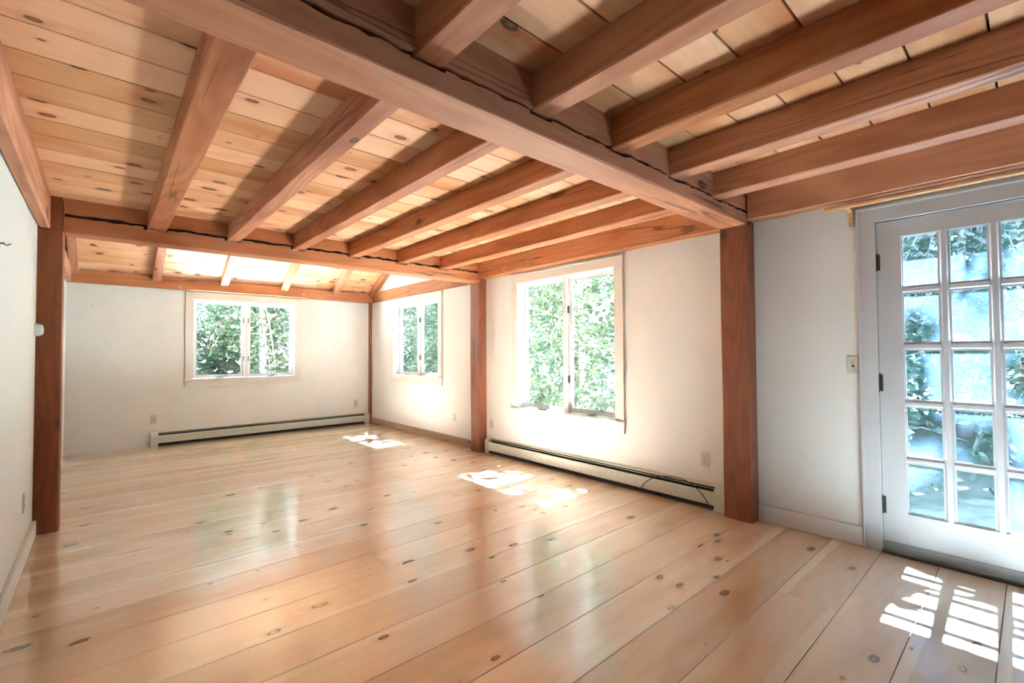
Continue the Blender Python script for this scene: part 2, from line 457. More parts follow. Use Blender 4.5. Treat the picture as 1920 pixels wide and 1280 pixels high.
# wall behind the camera
bm = wallmesh(-.1, W+.1, -.05, 2.62, [], WT)
o = link('wall_back', bm, M['wallw'], loc=(XB, 0, 0), rot=(0, 0, math.pi/2))
tag(o, 'white wall behind the photographer', 'wall', kind='structure')

# ------------------------------------------------------------------ timbers
def timber(name, x0, x1, y0, y1, z0, z1, axis, mat, label, cat, group=None, wane=.006, seg=None, sag=0., seedv=None, parts=None):
    """rough-sawn timber; local x runs along the grain. axis: world direction of the length"""
    rr = random.Random(seedv if seedv is not None else hash(label) % 1000)
    rng = {'x': (x0, x1, y0, y1, z0, z1), 'y': (y0, y1, x0, x1, z0, z1), 'z': (z0, z1, x0, x1, y0, y1)}[axis]
    a0, a1, b0, b1, c0, c1 = rng
    n = seg or max(4, int((a1-a0)/.16))
    bm = bmesh.new()
    rings = []
    ph = [rr.uniform(0, 6.3) for _ in range(8)]
    am = [rr.uniform(.3, 1.) for _ in range(8)]
    for i in range(n+1):
        t = i/n; u = a0+(a1-a0)*t
        w = [max(.0012, wane*(.45+.55*am[k]*(.5+.5*math.sin(ph[k]+u*(2.1+.9*k)))**2)) for k in range(4)]
        dx = .0015*math.sin(ph[4]+u*1.7); dz = .0012*math.sin(ph[5]+u*1.3)
        pts = [(b0+w[0], c0), (b1-w[1], c0), (b1, c0+w[1]), (b1, c1-w[2]*.4), (b1-w[2]*.4, c1), (b0+w[3]*.4, c1), (b0, c1-w[3]*.4), (b0, c0+w[0])]
        ring = []
        for (p, q) in pts: ring.append((u-(a0+a1)/2, p-(b0+b1)/2+dx, q-(c0+c1)/2+dz))
        rings.append([bm.verts.new(p) for p in ring])
    for A, B in zip(rings, rings[1:]):
        for k in range(8): bm.faces.new((A[k], A[(k+1) % 8], B[(k+1) % 8], B[k]))
    bm.faces.new(rings[0]); bm.faces.new(rings[-1][::-1])
    bmesh.ops.recalc_face_normals(bm, faces=bm.faces)
    ctr = ((x0+x1)/2, (y0+y1)/2, (z0+z1)/2)
    o = link(name, bm, mat)
    if axis == 'x': m = Matrix.Identity(3)
    elif axis == 'y': m = Matrix(((0, 1, 0), (1, 0, 0), (0, 0, 1)))      # local x->y, local y->x (mirrored, fine for a timber)
    else: m = Matrix(((0, 1, 0), (0, 0, 1), (1, 0, 0)))
    if m.determinant() < 0:
        o.data.flip_normals()
    o.data.transform(m.to_4x4())
    # keep the grain along local x: put rotation into the object, not the mesh
    o.data.transform(m.inverted().to_4x4())
    if m.determinant() < 0:
        o.data.flip_normals()
        m = Matrix(((0, -1, 0), (1, 0, 0), (0, 0, 1)))
    o.matrix_world = Matrix.Translation(ctr) @ m.to_4x4()
    tag(o, label, cat, group)
    return o

ORD = ['first', 'second', 'third', 'fourth', 'fifth', 'sixth']
# middle bay joists
for i, (y, w) in enumerate(J2):
    lab = '%s timber joist from the white left wall, between the two crossbeams' % ORD[i]
    if i == 5: lab = 'last timber joist before the tall-window wall, between the two crossbeams'
    timber('ceiling_joist', XM1+.001, XF0+.045, y-w/2, y+w/2, 2.25, DK2-.0005, 'x', M['joist'], lab, 'ceiling joist', 'joists between the two crossbeams', wane=.009, seedv=100+i)
NB = ['', 'topmost near joist, cut off by the top edge of the photo, above the big crossbeam', 'near-side joist second from the top edge, meeting the middle of the big crossbeam',
      'third near-side joist counted from the top edge of the photo', 'near-side joist second up from the beam over the glass door', 'lowest near-side joist, just above the beam over the glass door']
for i, (y, w) in enumerate(J1):
    if i == 0: continue
    timber('ceiling_joist', XB, XM0+.045, y-w/2, y+w/2, 2.285, DK1-.0005, 'x', M['joist'], NB[i], 'ceiling joist', 'joists on the near side of the big crossbeam', wane=.009, seedv=200+i)

# crossbeams: a notched lower timber, a dark crack and blocking between the joist ends
def crossbeam(x0, x1, z0, crack, deck, near, label, seedv, pocket, ystart=.085, yend=W+.02):
    rr = random.Random(seedv)
    xc, yc = (x0+x1)/2, (ystart+yend)/2
    bm = bmesh.new()
    # local x = world y - yc ; local y = -(world x - xc) ; z world
    # lower outline (along local x, z) with joist pockets on the near half
    jj = sorted([(y-w/2-.006, y+w/2+.022) for y, w in near])
    top = []
    u = ystart
    def lip(a, b):
        n = max(2, int((b-a)/.035)); out = []
        for k in range(n+1):
            t = k/n
            out.append((a+(b-a)*t, crack+rr.uniform(-.008, .005)))
        return out
    for a, b in jj:
        a2, b2 = max(a, ystart), min(b, yend)
        if b2 <= ystart or a2 >= yend: continue
        if a2 > u: top += lip(u, a2)
        top += [(a2, pocket), (b2, pocket)]
        u = b2
    if u < yend: top += lip(u, yend)
    xs = [p for p in top]
    # front slab 60 mm thick with the notches, rear slab plain
    wn = .010
    n = len(xs)
    bot = []
    for p in xs: bot.append(p[0])
    A = []; B = []; C = []; D = []
    ff = []
    for k, (yy, zz) in enumerate(xs):
        wv = wn*(.4+.6*(.5+.5*math.sin(yy*3.1+seedv))**2)
        A.append([bm.verts.new((yy-yc, -(x0-xc), zz)), bm.verts.new((yy-yc, -(x0-xc), z0+wv)), bm.verts.new((yy-yc, -(x0+wv-xc), z0)),
                  bm.verts.new((yy-yc, -(x1-wv-xc), z0)), bm.verts.new((yy-yc, -(x1-xc), z0+wv)), bm.verts.new((yy-yc, -(x1-xc), zz))])
    for a, b in zip(A, A[1:]):
        for k in range(6):
            try: ff.append(bm.faces.new((a[k], a[(k+1) % 6], b[(k+1) % 6], b[k])))
            except ValueError: pass
    ff.append(bm.faces.new(A[0])); ff.append(bm.faces.new(A[-1][::-1]))
    bmesh.ops.recalc_face_normals(bm, faces=ff)
    # dark recess and blocking
    u = ystart
    segs = []
    for a, b in jj:
        a, b = a+.006, b-.022
        if a > u: segs.append((u, a))
        u = max(u, b)
    if u < yend: segs.append((u, yend))
    for a, b in segs:
        if b-a < .02: continue
        box(bm, a-yc, b-yc, -(x0+.03-xc), -(x1-.03-xc), crack-.012, crack+.034, mi=1)
        m = max(2, int((b-a)/.05)); pr = [(a-yc, deck-.0005)]
        pr += [(a-yc+(b-a)*k/m, crack+.022+rr.uniform(-.008, .008)) for k in range(m+1)]
        pr += [(b-yc, deck-.0005)]
        t = bmesh.new()
        prism(t, pr, 'y', -(x0+.004-xc), -(x1-.004-xc))
        merge(bm, t, 0)
    o = link('crossbeam', bm, [M['timber'], M['slot']], loc=(xc, yc, 0), rot=(0, 0, math.pi/2))
    return tag(o, label, 'beam', 'crossbeams', kind='thing')
crossbeam(XM0, XM1, ZB, 2.273, DK1, J1, 'big near crossbeam running diagonally across the top of the photo to the thick post', 3, 2.262)
crossbeam(XF0, XF1, ZF, 2.262, DK2, J2, 'far crossbeam spanning from the left post to the post before the side window', 8, 2.238, yend=3.885)

# posts: full section up to the beam, a narrower tongue beside the beam end above it
def post(x0, x1, y0, y1, zt, label, tongue=None, ztop=None, seedv=0):
    xc, yc = (x0+x1)/2, (y0+y1)/2
    bm = bmesh.new()
    # local x = up, local y = world x, local z = world y
    n = 14
    rr = random.Random(seedv); ph = [rr.uniform(0, 6) for _ in range(4)]
    rings = []
    for i in range(n+1):
        z = zt*i/n
        w = [.004+.006*(.5+.5*math.sin(ph[k]+z*(2+k)))**2 for k in range(4)]
        a0, a1, b0, b1 = x0-xc, x1-xc, y0-yc, y1-yc
        pts = [(a0+w[0], b0), (a1-w[1], b0), (a1, b0+w[1]), (a1, b1-w[2]), (a1-w[2], b1), (a0+w[3], b1), (a0, b1-w[3]), (a0, b0+w[0])]
        rings.append([bm.verts.new((z, p[0], p[1])) for p in pts])
    fs = []
    for A, B in zip(rings, rings[1:]):
        for k in range(8): fs.append(bm.faces.new((A[k], A[(k+1) % 8], B[(k+1) % 8], B[k])))
    fs.append(bm.faces.new(rings[0])); fs.append(bm.faces.new(rings[-1][::-1]))
    bmesh.ops.recalc_face_normals(bm, faces=fs)
    if tongue:
        box(bm, zt, ztop, x0-xc, x1-xc, tongue[0]-yc, tongue[1]-yc, bev=.003)
    m = Matrix(((0, 1, 0), (0, 0, 1), (1, 0, 0)))
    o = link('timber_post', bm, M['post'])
    o.matrix_world = Matrix.Translation((xc, yc, 0)) @ m.to_4x4()
    return tag(o, label, 'post', 'timber wall posts')
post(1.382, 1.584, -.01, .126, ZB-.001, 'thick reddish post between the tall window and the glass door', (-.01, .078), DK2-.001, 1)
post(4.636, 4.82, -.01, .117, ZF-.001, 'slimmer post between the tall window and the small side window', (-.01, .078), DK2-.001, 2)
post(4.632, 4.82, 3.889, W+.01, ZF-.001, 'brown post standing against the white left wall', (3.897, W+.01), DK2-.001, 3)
post(7.988, L+.01, -.01, .042, 2.172, 'thin corner post beside the far window wall', None, None, 4)

# plates on top of the walls
timber('timber_beam', XM1+.001, XF0-.001, .0005, .120, 2.193, DK2-.001, 'x', M['timber'], 'red timber beam above the tall window', 'beam', 'beams along the wall tops', seedv=301).__setitem__('kind', 'thing')
timber('timber_beam', XB+.001, 1.380, .0005, .118, 2.216, DK1-.001, 'x', M['timber'], 'dark cracked timber beam above the glass door', 'beam', 'beams along the wall tops', seedv=302).__setitem__('kind', 'thing')
timber('timber_beam', XB, 4.630, 3.955, W-.0005, 2.156, DK2-.002, 'x', M['joist'], 'timber beam along the top of the white left wall', 'beam', 'beams along the wall tops', wane=.016, seedv=303).__setitem__('kind', 'thing')
timber('timber_beam', 7.925, L-.0005, .001, W-.001, 2.173, 2.325, 'y', M['timber'], 'timber beam along the top of the far window wall', 'beam', 'beams along the wall tops', seedv=304).__setitem__('kind', 'thing')
timber('timber_beam', 4.822, 7.92, .0005, .026, 2.165, 2.342, 'x', M['joist'], 'timber beam above the small side window', 'beam', 'beams along the wall tops', seedv=305).__setitem__('kind', 'thing')
timber('timber_beam', 4.822, 7.92, W-.05, W-.0005, 2.165, 2.342, 'x', M['joist'], 'short piece of beam glimpsed behind the top of the left post', 'beam', 'beams along the wall tops', seedv=306).__setitem__('kind', 'thing')

# rafters of the far bay
def rafter(y, w, label, seedv, gap=0.):
    ztail = 2.262
    xt = 7.915
    rr = random.Random(seedv)
    ln = (xt-4.76)/math.cos(ang)
    dep = .100
    bm = bmesh.new(); n = 16; rings = []
    for i in range(n+1):
        u = ln*i/n
        ww = .004+.005*(.5+.5*math.sin(u*4+seedv))
        pts = [(-w/2+ww, 0), (w/2-ww, 0), (w/2, ww), (w/2, dep), (-w/2, dep), (-w/2, ww)]
        rings.append([bm.verts.new((u+(math.tan(ang)*p[1] if i == 0 else 0), p[0], p[1])) for p in pts])
    for A, B in zip(rings, rings[1:]):
        for k in range(6): bm.faces.new((A[k], A[(k+1) % 6], B[(k+1) % 6], B[k]))
    bm.faces.new(rings[0]); bm.faces.new(rings[-1][::-1])
    bmesh.ops.recalc_face_normals(bm, faces=bm.faces)
    o = link('roof_rafter', bm, M['joist'])
    e1 = V(-math.cos(ang), 0, math.sin(ang)); e3 = V(math.sin(ang), 0, math.cos(ang)); e2 = e3.cross(e1)
    o.matrix_world = Matrix(((e1.x, e2.x, e3.x, xt), (e1.y, e2.y, e3.y, y), (e1.z, e2.z, e3.z, ztail), (0, 0, 0, 1)))
    return tag(o, label, 'rafter', 'sloping rafters over the far window')
for i, (y, w, lab) in enumerate([(3.948, .088, 'broad sloping rafter right behind the left post top'),
                                 (3.125, .098, 'sloping rafter just left of the far window'),
                                 (2.329, .100, 'sloping rafter above the left half of the far window'),
                                 (1.505, .103, 'sloping rafter above the right half of the far window'),
                                 (.700, .110, 'sloping rafter to the right of the far window'),
                                 (.048, .085, 'dark end rafter lying against the gable wall')]):
    rafter(y, w, lab, 400+i)

# ------------------------------------------------------------------ windows
def window(name, h, loc, rot, label, mull_y=.055):
    """local: x along the wall, y outwards, z up; h = clear opening; room face of the wall at y = 0"""
    x0, x1, z0, z1 = h
    root = empty(name, loc, rot)
    tag(root, label, 'window', kind='structure')
    cw = .095
    bm = bmesh.new()
    box(bm, x0-cw, x1+cw, -.020, 0, z1-.004, z1+.090, bev=.003)
    box(bm, x0-cw-.004, x1+cw+.004, -.027, 0, z1+.086, z1+.098, bev=.002)
    for a, b in ((x0-cw, x0+.004), (x1-.004, x1+cw)): box(bm, a, b, -.0195, 0, z0+.001, z1-.0045, bev=.003)
    link('casing', bm, M['trim'], root)
    bm = bmesh.new()
    box(bm, x0-cw-.012, x1+cw+.012, -.040, .075, z0-.022, z0, bev=.004)
    link('sill', bm, M['trim'], root)
    bm = bmesh.new(); box(bm, x0-cw, x1+cw, -.018, 0, z0-.118, z0-.0225, bev=.003)
    link('apron', bm, M['trim'], root)
    # jamb lining with a stepped stop
    bm = bmesh.new()
    D = WT
    for a, b in ((x0-.018, x0), (x1, x1+.018)): box(bm, a, b, .0, D+.01, z0-.02, z1+.018)
    box(bm, x0, x1, 0, D+.01, z1, z1+.018); box(bm, x0, x1, .076, D+.03, z0-.03, z0-.003)
    for a, b in ((x0, x0+.014), (x1-.014, x1)): box(bm, a, b, .055, D-.02, z0, z1, bev=.002)
    box(bm, x0, x1, .055, D-.02, z1-.014, z1, bev=.002)
    link('jamb', bm, M['vinyl'], root)
    xm = (x0+x1)/2
    bm = bmesh.new(); box(bm, xm-.024, xm+.024, mull_y, D-.005, z0, z1, bev=.003)
    link('mullion', bm, M['trim'], root)
    for sgn in (-1, 1):
        a, b = (x0+.016, xm-.026) if sgn < 0 else (xm+.026, x1-.016)
        fw = .034
        bm = bmesh.new()
        y0, y1 = .085, .125
        box(bm, a, a+fw, y0, y1, z0+.006, z1-.016, bev=.003); box(bm, b-fw, b, y0, y1, z0+.006, z1-.016, bev=.003)
        box(bm, a+fw, b-fw, y0, y1, z0+.006, z0+.006+fw+.008, bev=.003); box(bm, a+fw, b-fw, y0, y1, z1-.016-fw, z1-.016, bev=.003)
        sash = link('sash', bm, M['vinyl'], root)
        bm = bmesh.new(); g = .006
        for p in ((a+fw, a+fw+g, z0+.05, z1-.05), (b-fw-g, b-fw, z0+.05, z1-.05), (a+fw, b-fw, z0+.048, z0+.048+g), (a+fw, b-fw, z1-.05-g, z1-.05)):
            box(bm, p[0], p[1], y0+.003, y0+.012, p[2], p[3])
        link('glazing_bead', bm, M['alu'], sash)
        bm = bmesh.new(); box(bm, a+fw, b-fw, .104, .108, z0+.046, z1-.048)
        link('glass', bm, M['glass'], sash)
        # two hinges on the mullion side
        for zz in (z0+(z1-z0)*.245, z0+(z1-z0)*.755):
            bm = bmesh.new(); xx = xm+sgn*.030
            box(bm, xx-.008, xx+.008, .070, .086, zz-.040, zz+.040, bev=.002)
            disc(bm, (xx, .068, zz), .006, .07, 'z', 10)
            link('hinge', bm, M['hinge'], sash)
        # crank operator on the sill
        xk = (a+b)/2
        bm = bmesh.new()
        box(bm, xk-.055, xk+.055, .040, .078, z0+.001, z0+.022, bev=.006)
        tube(bm, [(xk, .052, z0+.02), (xk+.02, .035, z0+.030), (xk+.075, .028, z0+.026)], .006, 8)
        disc(bm, (xk+.075, .028, z0+.026), .010, .018, 'y', 12)
        link('crank', bm, M['alu'], root)
    return root
window('window_3', rw(W3), (0, 0, 0), (0, 0, math.pi), 'tall double casement window in the wall between the two posts')
window('window_2', rw(W2), (0, 0, 0), (0, 0, math.pi), 'small double casement window in the gable side wall')
window('window_1', (-W1[1], -W1[0], W1[2], W1[3]), (L, 0, 0), (0, 0, -math.pi/2), 'square double casement window in the far end wall')
# ------------------------------------------------------------------ french door
root = empty('door_1', (0, 0, 0), (0, 0, math.pi))
tag(root, 'white fifteen-pane glass door with hinges on its left', 'door', kind='structure')
dx0, dx1 = rw(DR)[0], rw(DR)[1]            # local x: -.655 .. .175 (hinge side at dx0)
bm = bmesh.new()
cw = .082
for a, b in ((dx0-cw, dx0+.004), (dx1-.004, dx1+cw)): box(bm, a, b, -.020, 0, 0, 2.066, bev=.002)
box(bm, dx0-cw, dx1+cw, -.020, 0, 2.061, 2.150, bev=.002)
for a, b in ((dx0-cw-.010, dx0-cw+.006), (dx1+cw-.006, dx1+cw+.010)): box(bm, a, b, -.030, 0, 0, 2.150, bev=.003)
box(bm, dx0-cw-.010, dx1+cw+.010, -.030, 0, 2.146, 2.162, bev=.003)
link('casing', bm, M['door'], root)
bm = bmesh.new()
for a, b in ((dx0-.02, dx0), (dx1, dx1+.02)): box(bm, a, b, -.004, WT+.01, 0, 2.085)
box(bm, dx0, dx1, -.004, WT+.01, 2.065, 2.085)
for a, b in ((dx0, dx0+.014), (dx1-.014, dx1)): box(bm, a, b, .0465, WT, 0.02, 2.064)
box(bm, dx0+.0145, dx1-.0145, .0465, WT, 2.045, 2.064)
link('jamb', bm, M['door'], root)
bm = bmesh.new(); box(bm, dx0, dx1, -.035, WT+.03, .0005, .018, bev=.004)
link('threshold', bm, M['thresh'], root)
# leaf
lx0, lx1, lz0, lz1 = dx0+.004, dx1-.004, .040, 2.058
cols = [(-.530, -.360), (-.318, -.155), (-.112, .055)]
rows = [(.256, .566), (.601, .908), (.945, 1.254), (1.293, 1.601), (1.637, 1.952)]
bm = bmesh.new()
ly0, ly1 = .004, .046
box(bm, lx0, cols[0][0], ly0, ly1, lz0, lz1, bev=.002)
box(bm, cols[2][1], lx1, ly0, ly1, lz0, lz1, bev=.002)
box(bm, cols[0][0], cols[2][1], ly0, ly1, lz0, rows[0][0]); box(bm, cols[0][0], cols[2][1], ly0, ly1, rows[4][1], lz1)
leaf = link('door_leaf', bm, M['door'], root)
bm = bmesh.new()
def bar(x0, x1, z0, z1, vert):
    c = .010
    if vert:
        prism(bm, [(x0, ly0+.012), (x0+c, ly0+.001), (x1-c, ly0+.001), (x1, ly0+.012), (x1, ly1-.012), (x1-c, ly1-.001), (x0+c, ly1-.001), (x0, ly1-.012)], 'z', z0, z1)
    else:
        prism(bm, [(ly0+.012, z0), (ly0+.0012, z0+c), (ly0+.0012, z1-c), (ly0+.012, z1), (ly1-.012, z1), (ly1-.0012, z1-c), (ly1-.0012, z0+c), (ly1-.012, z0)], 'x', x0, x1)
for a, b in ((cols[0][1], cols[1][0]), (cols[1][1], cols[2][0])): bar(a, b, rows[0][0], rows[4][1], True)
for a, b in zip(rows, rows[1:]):
    for cc in cols: bar(cc[0], cc[1], a[1], b[0], False)
# sticking around every light
for a, b in cols:
    for c, d in rows:
        g = .007
        for p in ((a, a+g, c, d), (b-g, b, c, d), (a+g, b-g, c, c+g), (a+g, b-g, d-g, d)):
            box(bm, p[0], p[1], ly0+.010, ly1-.010, p[2], p[3])
link('muntin_grid', bm, M['door'], leaf)
bm = bmesh.new()
box(bm, cols[0][0]+.001, cols[2][1]-.001, .0235, .0265, rows[0][0]+.001, rows[4][1]-.001)
link('glass', bm, M['haze'], leaf)
bm = bmesh.new(); box(bm, lx0, lx1, -.002, ly0-.0003, lz0-.018, lz0+.030, bev=.001)
link('door_sweep', bm, M['sweep'], leaf)
for z in (1.805, 1.046, .290):
    bm = bmesh.new()
    for k in range(5):
        disc(bm, (dx0+.001, -.010, z-.045+.0225*k), .0075, .021, 'z', 12)
    disc(bm, (dx0+.001, -.010, z), .0055, .110, 'z', 10)
    box(bm, dx0-.006, dx0+.022, -.003, .0035, z-.05, z+.05)
    link('hinge', bm, M['hinge'], root)

# ------------------------------------------------------------------ baseboards
def bb(name, x0, x1, y0, y1, h, mat, label, bev=.004):
    xc, yc = (x0+x1)/2, (y0+y1)/2
    bm = bmesh.new(); box(bm, x0-xc, x1-xc, y0-yc, y1-yc, 0, h, bev=bev)
    o = link(name, bm, mat, loc=(xc, yc, 0.0005)); return tag(o, label, 'baseboard', kind='structure')
bb('baseboard_door_side', .750, 1.381, .0, .016, .122, M['white'], 'white baseboard between the thick post and the door casing')
bb('baseboard_left', XB, 4.630, W-.021, W, .106, M['wallw'], 'white baseboard along the left wall')
bb('baseboard_right_far', 4.822, 7.986, 0, .018, .100, M['brownbase'], 'brown wooden baseboard under the small side window')

# ------------------------------------------------------------------ baseboard heaters
def heater(length, loc, rot, label, seams, lcap=.075, rcap=.075):
    """local x along, y into the room from the wall, back at y = 0"""
    root = empty('baseboard_heater', loc, rot); tag(root, label, 'baseboard heater', 'baseboard heaters')
    H, D = .188, .064
    bm = bmesh.new()
    prism(bm, [(0, .0005), (.004, .0005), (.004, H-.005), (.020, H-.004), (.027, H-.010), (.028, H-.007), (.021, H), (0, H)], 'x', lcap, length-rcap)
    link('back_panel', bm, M['heater'], root)
    bm = bmesh.new()
    edges = [lcap]+seams+[length-rcap]
    for a, b in zip(edges, edges[1:]):
        prism(bm, [(D-.012, .046), (D-.002, .042), (D, .046), (D, .126), (D-.003, .140), (D-.012, .146), (D-.013, .143), (D-.006, .138), (D-.003, .128), (D-.003, .048)], 'x', a+.001, b-.001)
        prism(bm, [(D-.0005, .1255), (D+.001, .127), (D-.0005, .1285)], 'x', a+.001, b-.001)
    link('front_panel', bm, M['heater'], root)
    bm = bmesh.new()
    prism(bm, [(.030, .160), (.040, .168), (.041, .170), (.031, .163)], 'x', lcap, length-rcap)
    link('damper', bm, M['heater'], root)
    bm = bmesh.new(); box(bm, lcap, length-rcap, .0045, .046, .060, .135); box(bm, lcap, length-rcap, .0042, .0060, .020, .174); box(bm, lcap, length-rcap, .0045, .040, .002, .03)  # element, plus a thin dark liner that paints the slot's shade
    link('element_dark_liner', bm, M['dark'], root)
    bm = bmesh.new()
    prism(bm, [(D-.010, .0075), (D-.006, .0075), (D-.004, .013), (D-.010, .013)], 'x', lcap, length-rcap)
    link('bottom_rail', bm, M['fin'], root)
    for a, b in ((0, lcap), (length-rcap, length)):
        bm = bmesh.new()
        prism(bm, [(0, .0005), (D+.003, .0005), (D+.003, .134), (D-.004, .160), (.030, H+.003), (0, H+.003)], 'x', a, b)
        bmesh.ops.bevel(bm, geom=[e for e in bm.edges], offset=.0025, segments=2, affect='EDGES')
        link('end_cap', bm, M['heater'], root)
    return root
# right wall heater between the posts: x 1.61..4.60 ; local x = world x, y = +y
heater(4.598-1.588, (1.588, .0005, 0), (0, 0, 0), 'long cream baseboard heater under the tall window', [1.45], .105, .07)
# far wall heater: local x -> world y?? rot +90: local x -> +y, local y -> -x
heater(3.165-.045, (L-.0005, .045, 0), (0, 0, math.pi/2), 'cream baseboard heater under the far window', [1.9], .09, .08)

# ------------------------------------------------------------------ outlets and switch
def wallplate(root, w=.070, h=.115):
    bm = bmesh.new(); box(bm, -w/2, w/2, .0002, .006, -h/2, h/2, bev=.003)
    link('cover_plate', bm, M['ivory'], root)
def outlet(loc, rot, label):
    root = empty('wall_outlet', loc, rot); tag(root, label, 'electrical outlet', 'wall outlets')
    wallplate(root)
    for zz in (-.020, .020):
        bm = bmesh.new()
        t = bmesh.new(); bmesh.ops.create_cone(t, cap_ends=True, segments=24, radius1=.0165, radius2=.0165, depth=.004)
        merge(bm, t, 0, Matrix.Translation((0, .0065, zz)) @ Matrix.Diagonal((1, 1, .82, 1)) @ Matrix.Rotation(math.pi/2, 4, 'X'))
        for xx in (-.006, .006): box(bm, xx-.0012, xx+.0012, .0083, .0088, zz-.001, zz+.008, mi=1)
        disc(bm, (0, .0085, zz-.008), .0026, .0006, 'y', 10, mi=1)
        link('socket', bm, [M['ivory'], M['slot']], root)
    bm = bmesh.new(); disc(bm, (0, .0065, 0), .003, .002, 'y', 10)
    link('screw', bm, M['chrome'], root)
    return root
outlet((1.787, 0, .374), (0, 0, 0), 'ivory outlet above the heater end beside the thick post')
outlet((4.533, 0, .363), (0, 0, 0), 'ivory outlet on the wall just right of the slimmer post')
outlet((5.352, 0, .362), (0, 0, 0), 'ivory outlet low on the wall under the small side window')
outlet((L, 3.135, .366), (0, 0, math.pi/2), 'ivory outlet left of the far window above the heater end')
outlet((L, .27, .366), (0, 0, math.pi/2), 'ivory outlet on the far wall near the thin corner post')
outlet((4.115, W, .352), (0, 0, math.pi), 'outlet low on the white left wall seen edge-on')
root = empty('light_switch', (.7845, 0, 1.157), (0, 0, 0)); tag(root, 'ivory toggle light switch beside the glass door casing', 'light switch')
wallplate(root, .066, .113)
bm = bmesh.new(); box(bm, -.006, .006, .0062, .0075, -.013, .013, mi=1); box(bm, -.0042, .0042, .006, .017, .001, .012, mi=0, bev=.002)
link('toggle', bm, [M['ivory'], M['slot']], root)
for zz in (-.030, .030):
    bm = bmesh.new(); disc(bm, (0, .0064, zz), .0028, .0016, 'y', 10)
    link('screw', bm, M['chrome'], root)

# round wall sensor by the left post
root = empty('wall_sensor', (4.565, W, 1.429), (0, 0, math.pi)); tag(root, 'small round white knob-like sensor on the left wall beside the post', 'sensor')
bm = bmesh.new(); disc(bm, (0, .003, 0), .047, .006, 'y', 32)
link('base', bm, M['cup'], root)
bm = bmesh.new()
prof = [(.0445, .006), (.0435, .016), (.041, .026), (.036, .0365), (.027, .0425), (.014, .0445)]
rings = [[bm.verts.new((r*math.cos(a*math.pi/16), y, r*math.sin(a*math.pi/16))) for a in range(32)] for r, y in prof]
for A, B in zip(rings, rings[1:]):
    for k in range(32): bm.faces.new((A[k], A[(k+1) % 32], B[(k+1) % 32], B[k]))
bm.faces.new(rings[-1]); bmesh.ops.recalc_face_normals(bm, faces=bm.faces)
link('cover', bm, M['cup'], root, smooth=True)

# a short dark wire sticking out of the left wall
bm = bmesh.new(); tube(bm, [(3.06, W-.001, 1.752), (3.14, W-.006, 1.772), (3.26, W-.004, 1.780), (3.40, W-.002, 1.812)], .0026, 6)
tag(link('wall_wire', bm, M['black']), 'short thin dark wire on the white left wall', 'wire')
# nail holes
for p, lab in (((L-.001, 3.776, 1.894), 'tiny nail in the far wall left of the window'), ((L-.001, .626, 1.698), 'tiny nail in the far wall right of the window')):
    bm = bmesh.new(); disc(bm, (0, 0, 0), .006, .002, 'x', 8); disc(bm, (-.006, 0, 0), .002, .012, 'x', 6)
    tag(link('wall_nail', bm, M['hinge'], loc=p), lab, 'nail')
# plant hooks screwed into the timbers
def hook(loc, rot, label):
    bm = bmesh.new()
    pts = [(0, 0, 0), (0, .014, 0), (0, .020, -.004)]
    for k in range(9):
        a = math.pi*.5-k*math.pi*1.25/8
        pts.append((.0, .034+.016*math.cos(a+math.pi/2), -.020+.018*math.sin(a+math.pi*.0)))
    tube(bm, pts, .0028, 6)
    disc(bm, (0, .001, 0), .008, .002, 'y', 10)
    o = link('hanging_hook', bm, M['hook'], loc=loc, rot=rot); return tag(o, label, 'hook', 'small hooks in the timbers')
hook((7.922, 2.864, 2.205), (0, 0, math.pi/2), 'small white hook in the beam left of the far window')
hook((7.922, 1.215, 2.235), (0, 0, math.pi/2), 'small white hook in the beam at the right corner of the far window')
hook((4.115, .121, 2.255), (0, 0, 0), 'small white hook in the red beam above the tall window')

# curtain rod above the door
root = empty('curtain_rod', (0, 0, 0)); tag(root, 'plain wooden curtain rod on brackets above the glass door', 'curtain rod')
bm = bmesh.new(); tube(bm, [(-1.05+.39*k, 0, 0) for k in range(6)], .016, 14)
link('rod', bm, M['rod'], root, loc=(0, .082, 2.181))
for x in (.775, -.32):
    bm = bmesh.new()
    prism(bm, [(0.0005, 2.060), (.016, 2.060), (.018, 2.120), (.030, 2.150), (.066, 2.158), (.096, 2.170), (.100, 2.186), (.1005, 2.186), (.099, 2.172), (.093, 2.1655), (.082, 2.1640), (.071, 2.1655), (.065, 2.176), (.063, 2.200), (.050, 2.206), (.0005, 2.206)], 'x', x-.011, x+.011)
    br = link('bracket', bm, M['rod'], root)
    bm = bmesh.new(); disc(bm, (x, .0165, 2.080), .003, .002, 'y', 10)
    link('screw', bm, M['hinge'], br)

# coax cable looping out of the heater
root = empty('coax_cable', (2.36, .09, 0)); tag(root, 'thin black cable arching out of the heater to the floor', 'cable')
pts = bez((2.345, .085, .012), (2.31, .11, .10), (2.22, .12, .185), (2.07, .085, .202), 10)[:-1] + bez((2.07, .085, .202), (1.92, .055, .217), (1.80, .10, .175), (1.72, .125, .085), 10)[:-1] + bez((1.72, .125, .085), (1.695, .132, .055), (1.675, .138, .03), (1.665, .14, .020), 6)
bm = bmesh.new(); tube(bm, [p-V(2.36, .09, 0) for p in pts], .0036, 8)
link('cord', bm, M['black'], root)
bm = bmesh.new(); e = pts[-1]-V(2.36, .09, 0)
tube(bm, [e+V(.002, 0, .004), e+V(-.006, .003, -.006), e+V(-.012, .005, -.012)], [.0055, .0062, .0050], 10)
link('plug', bm, M['chrome'], root)

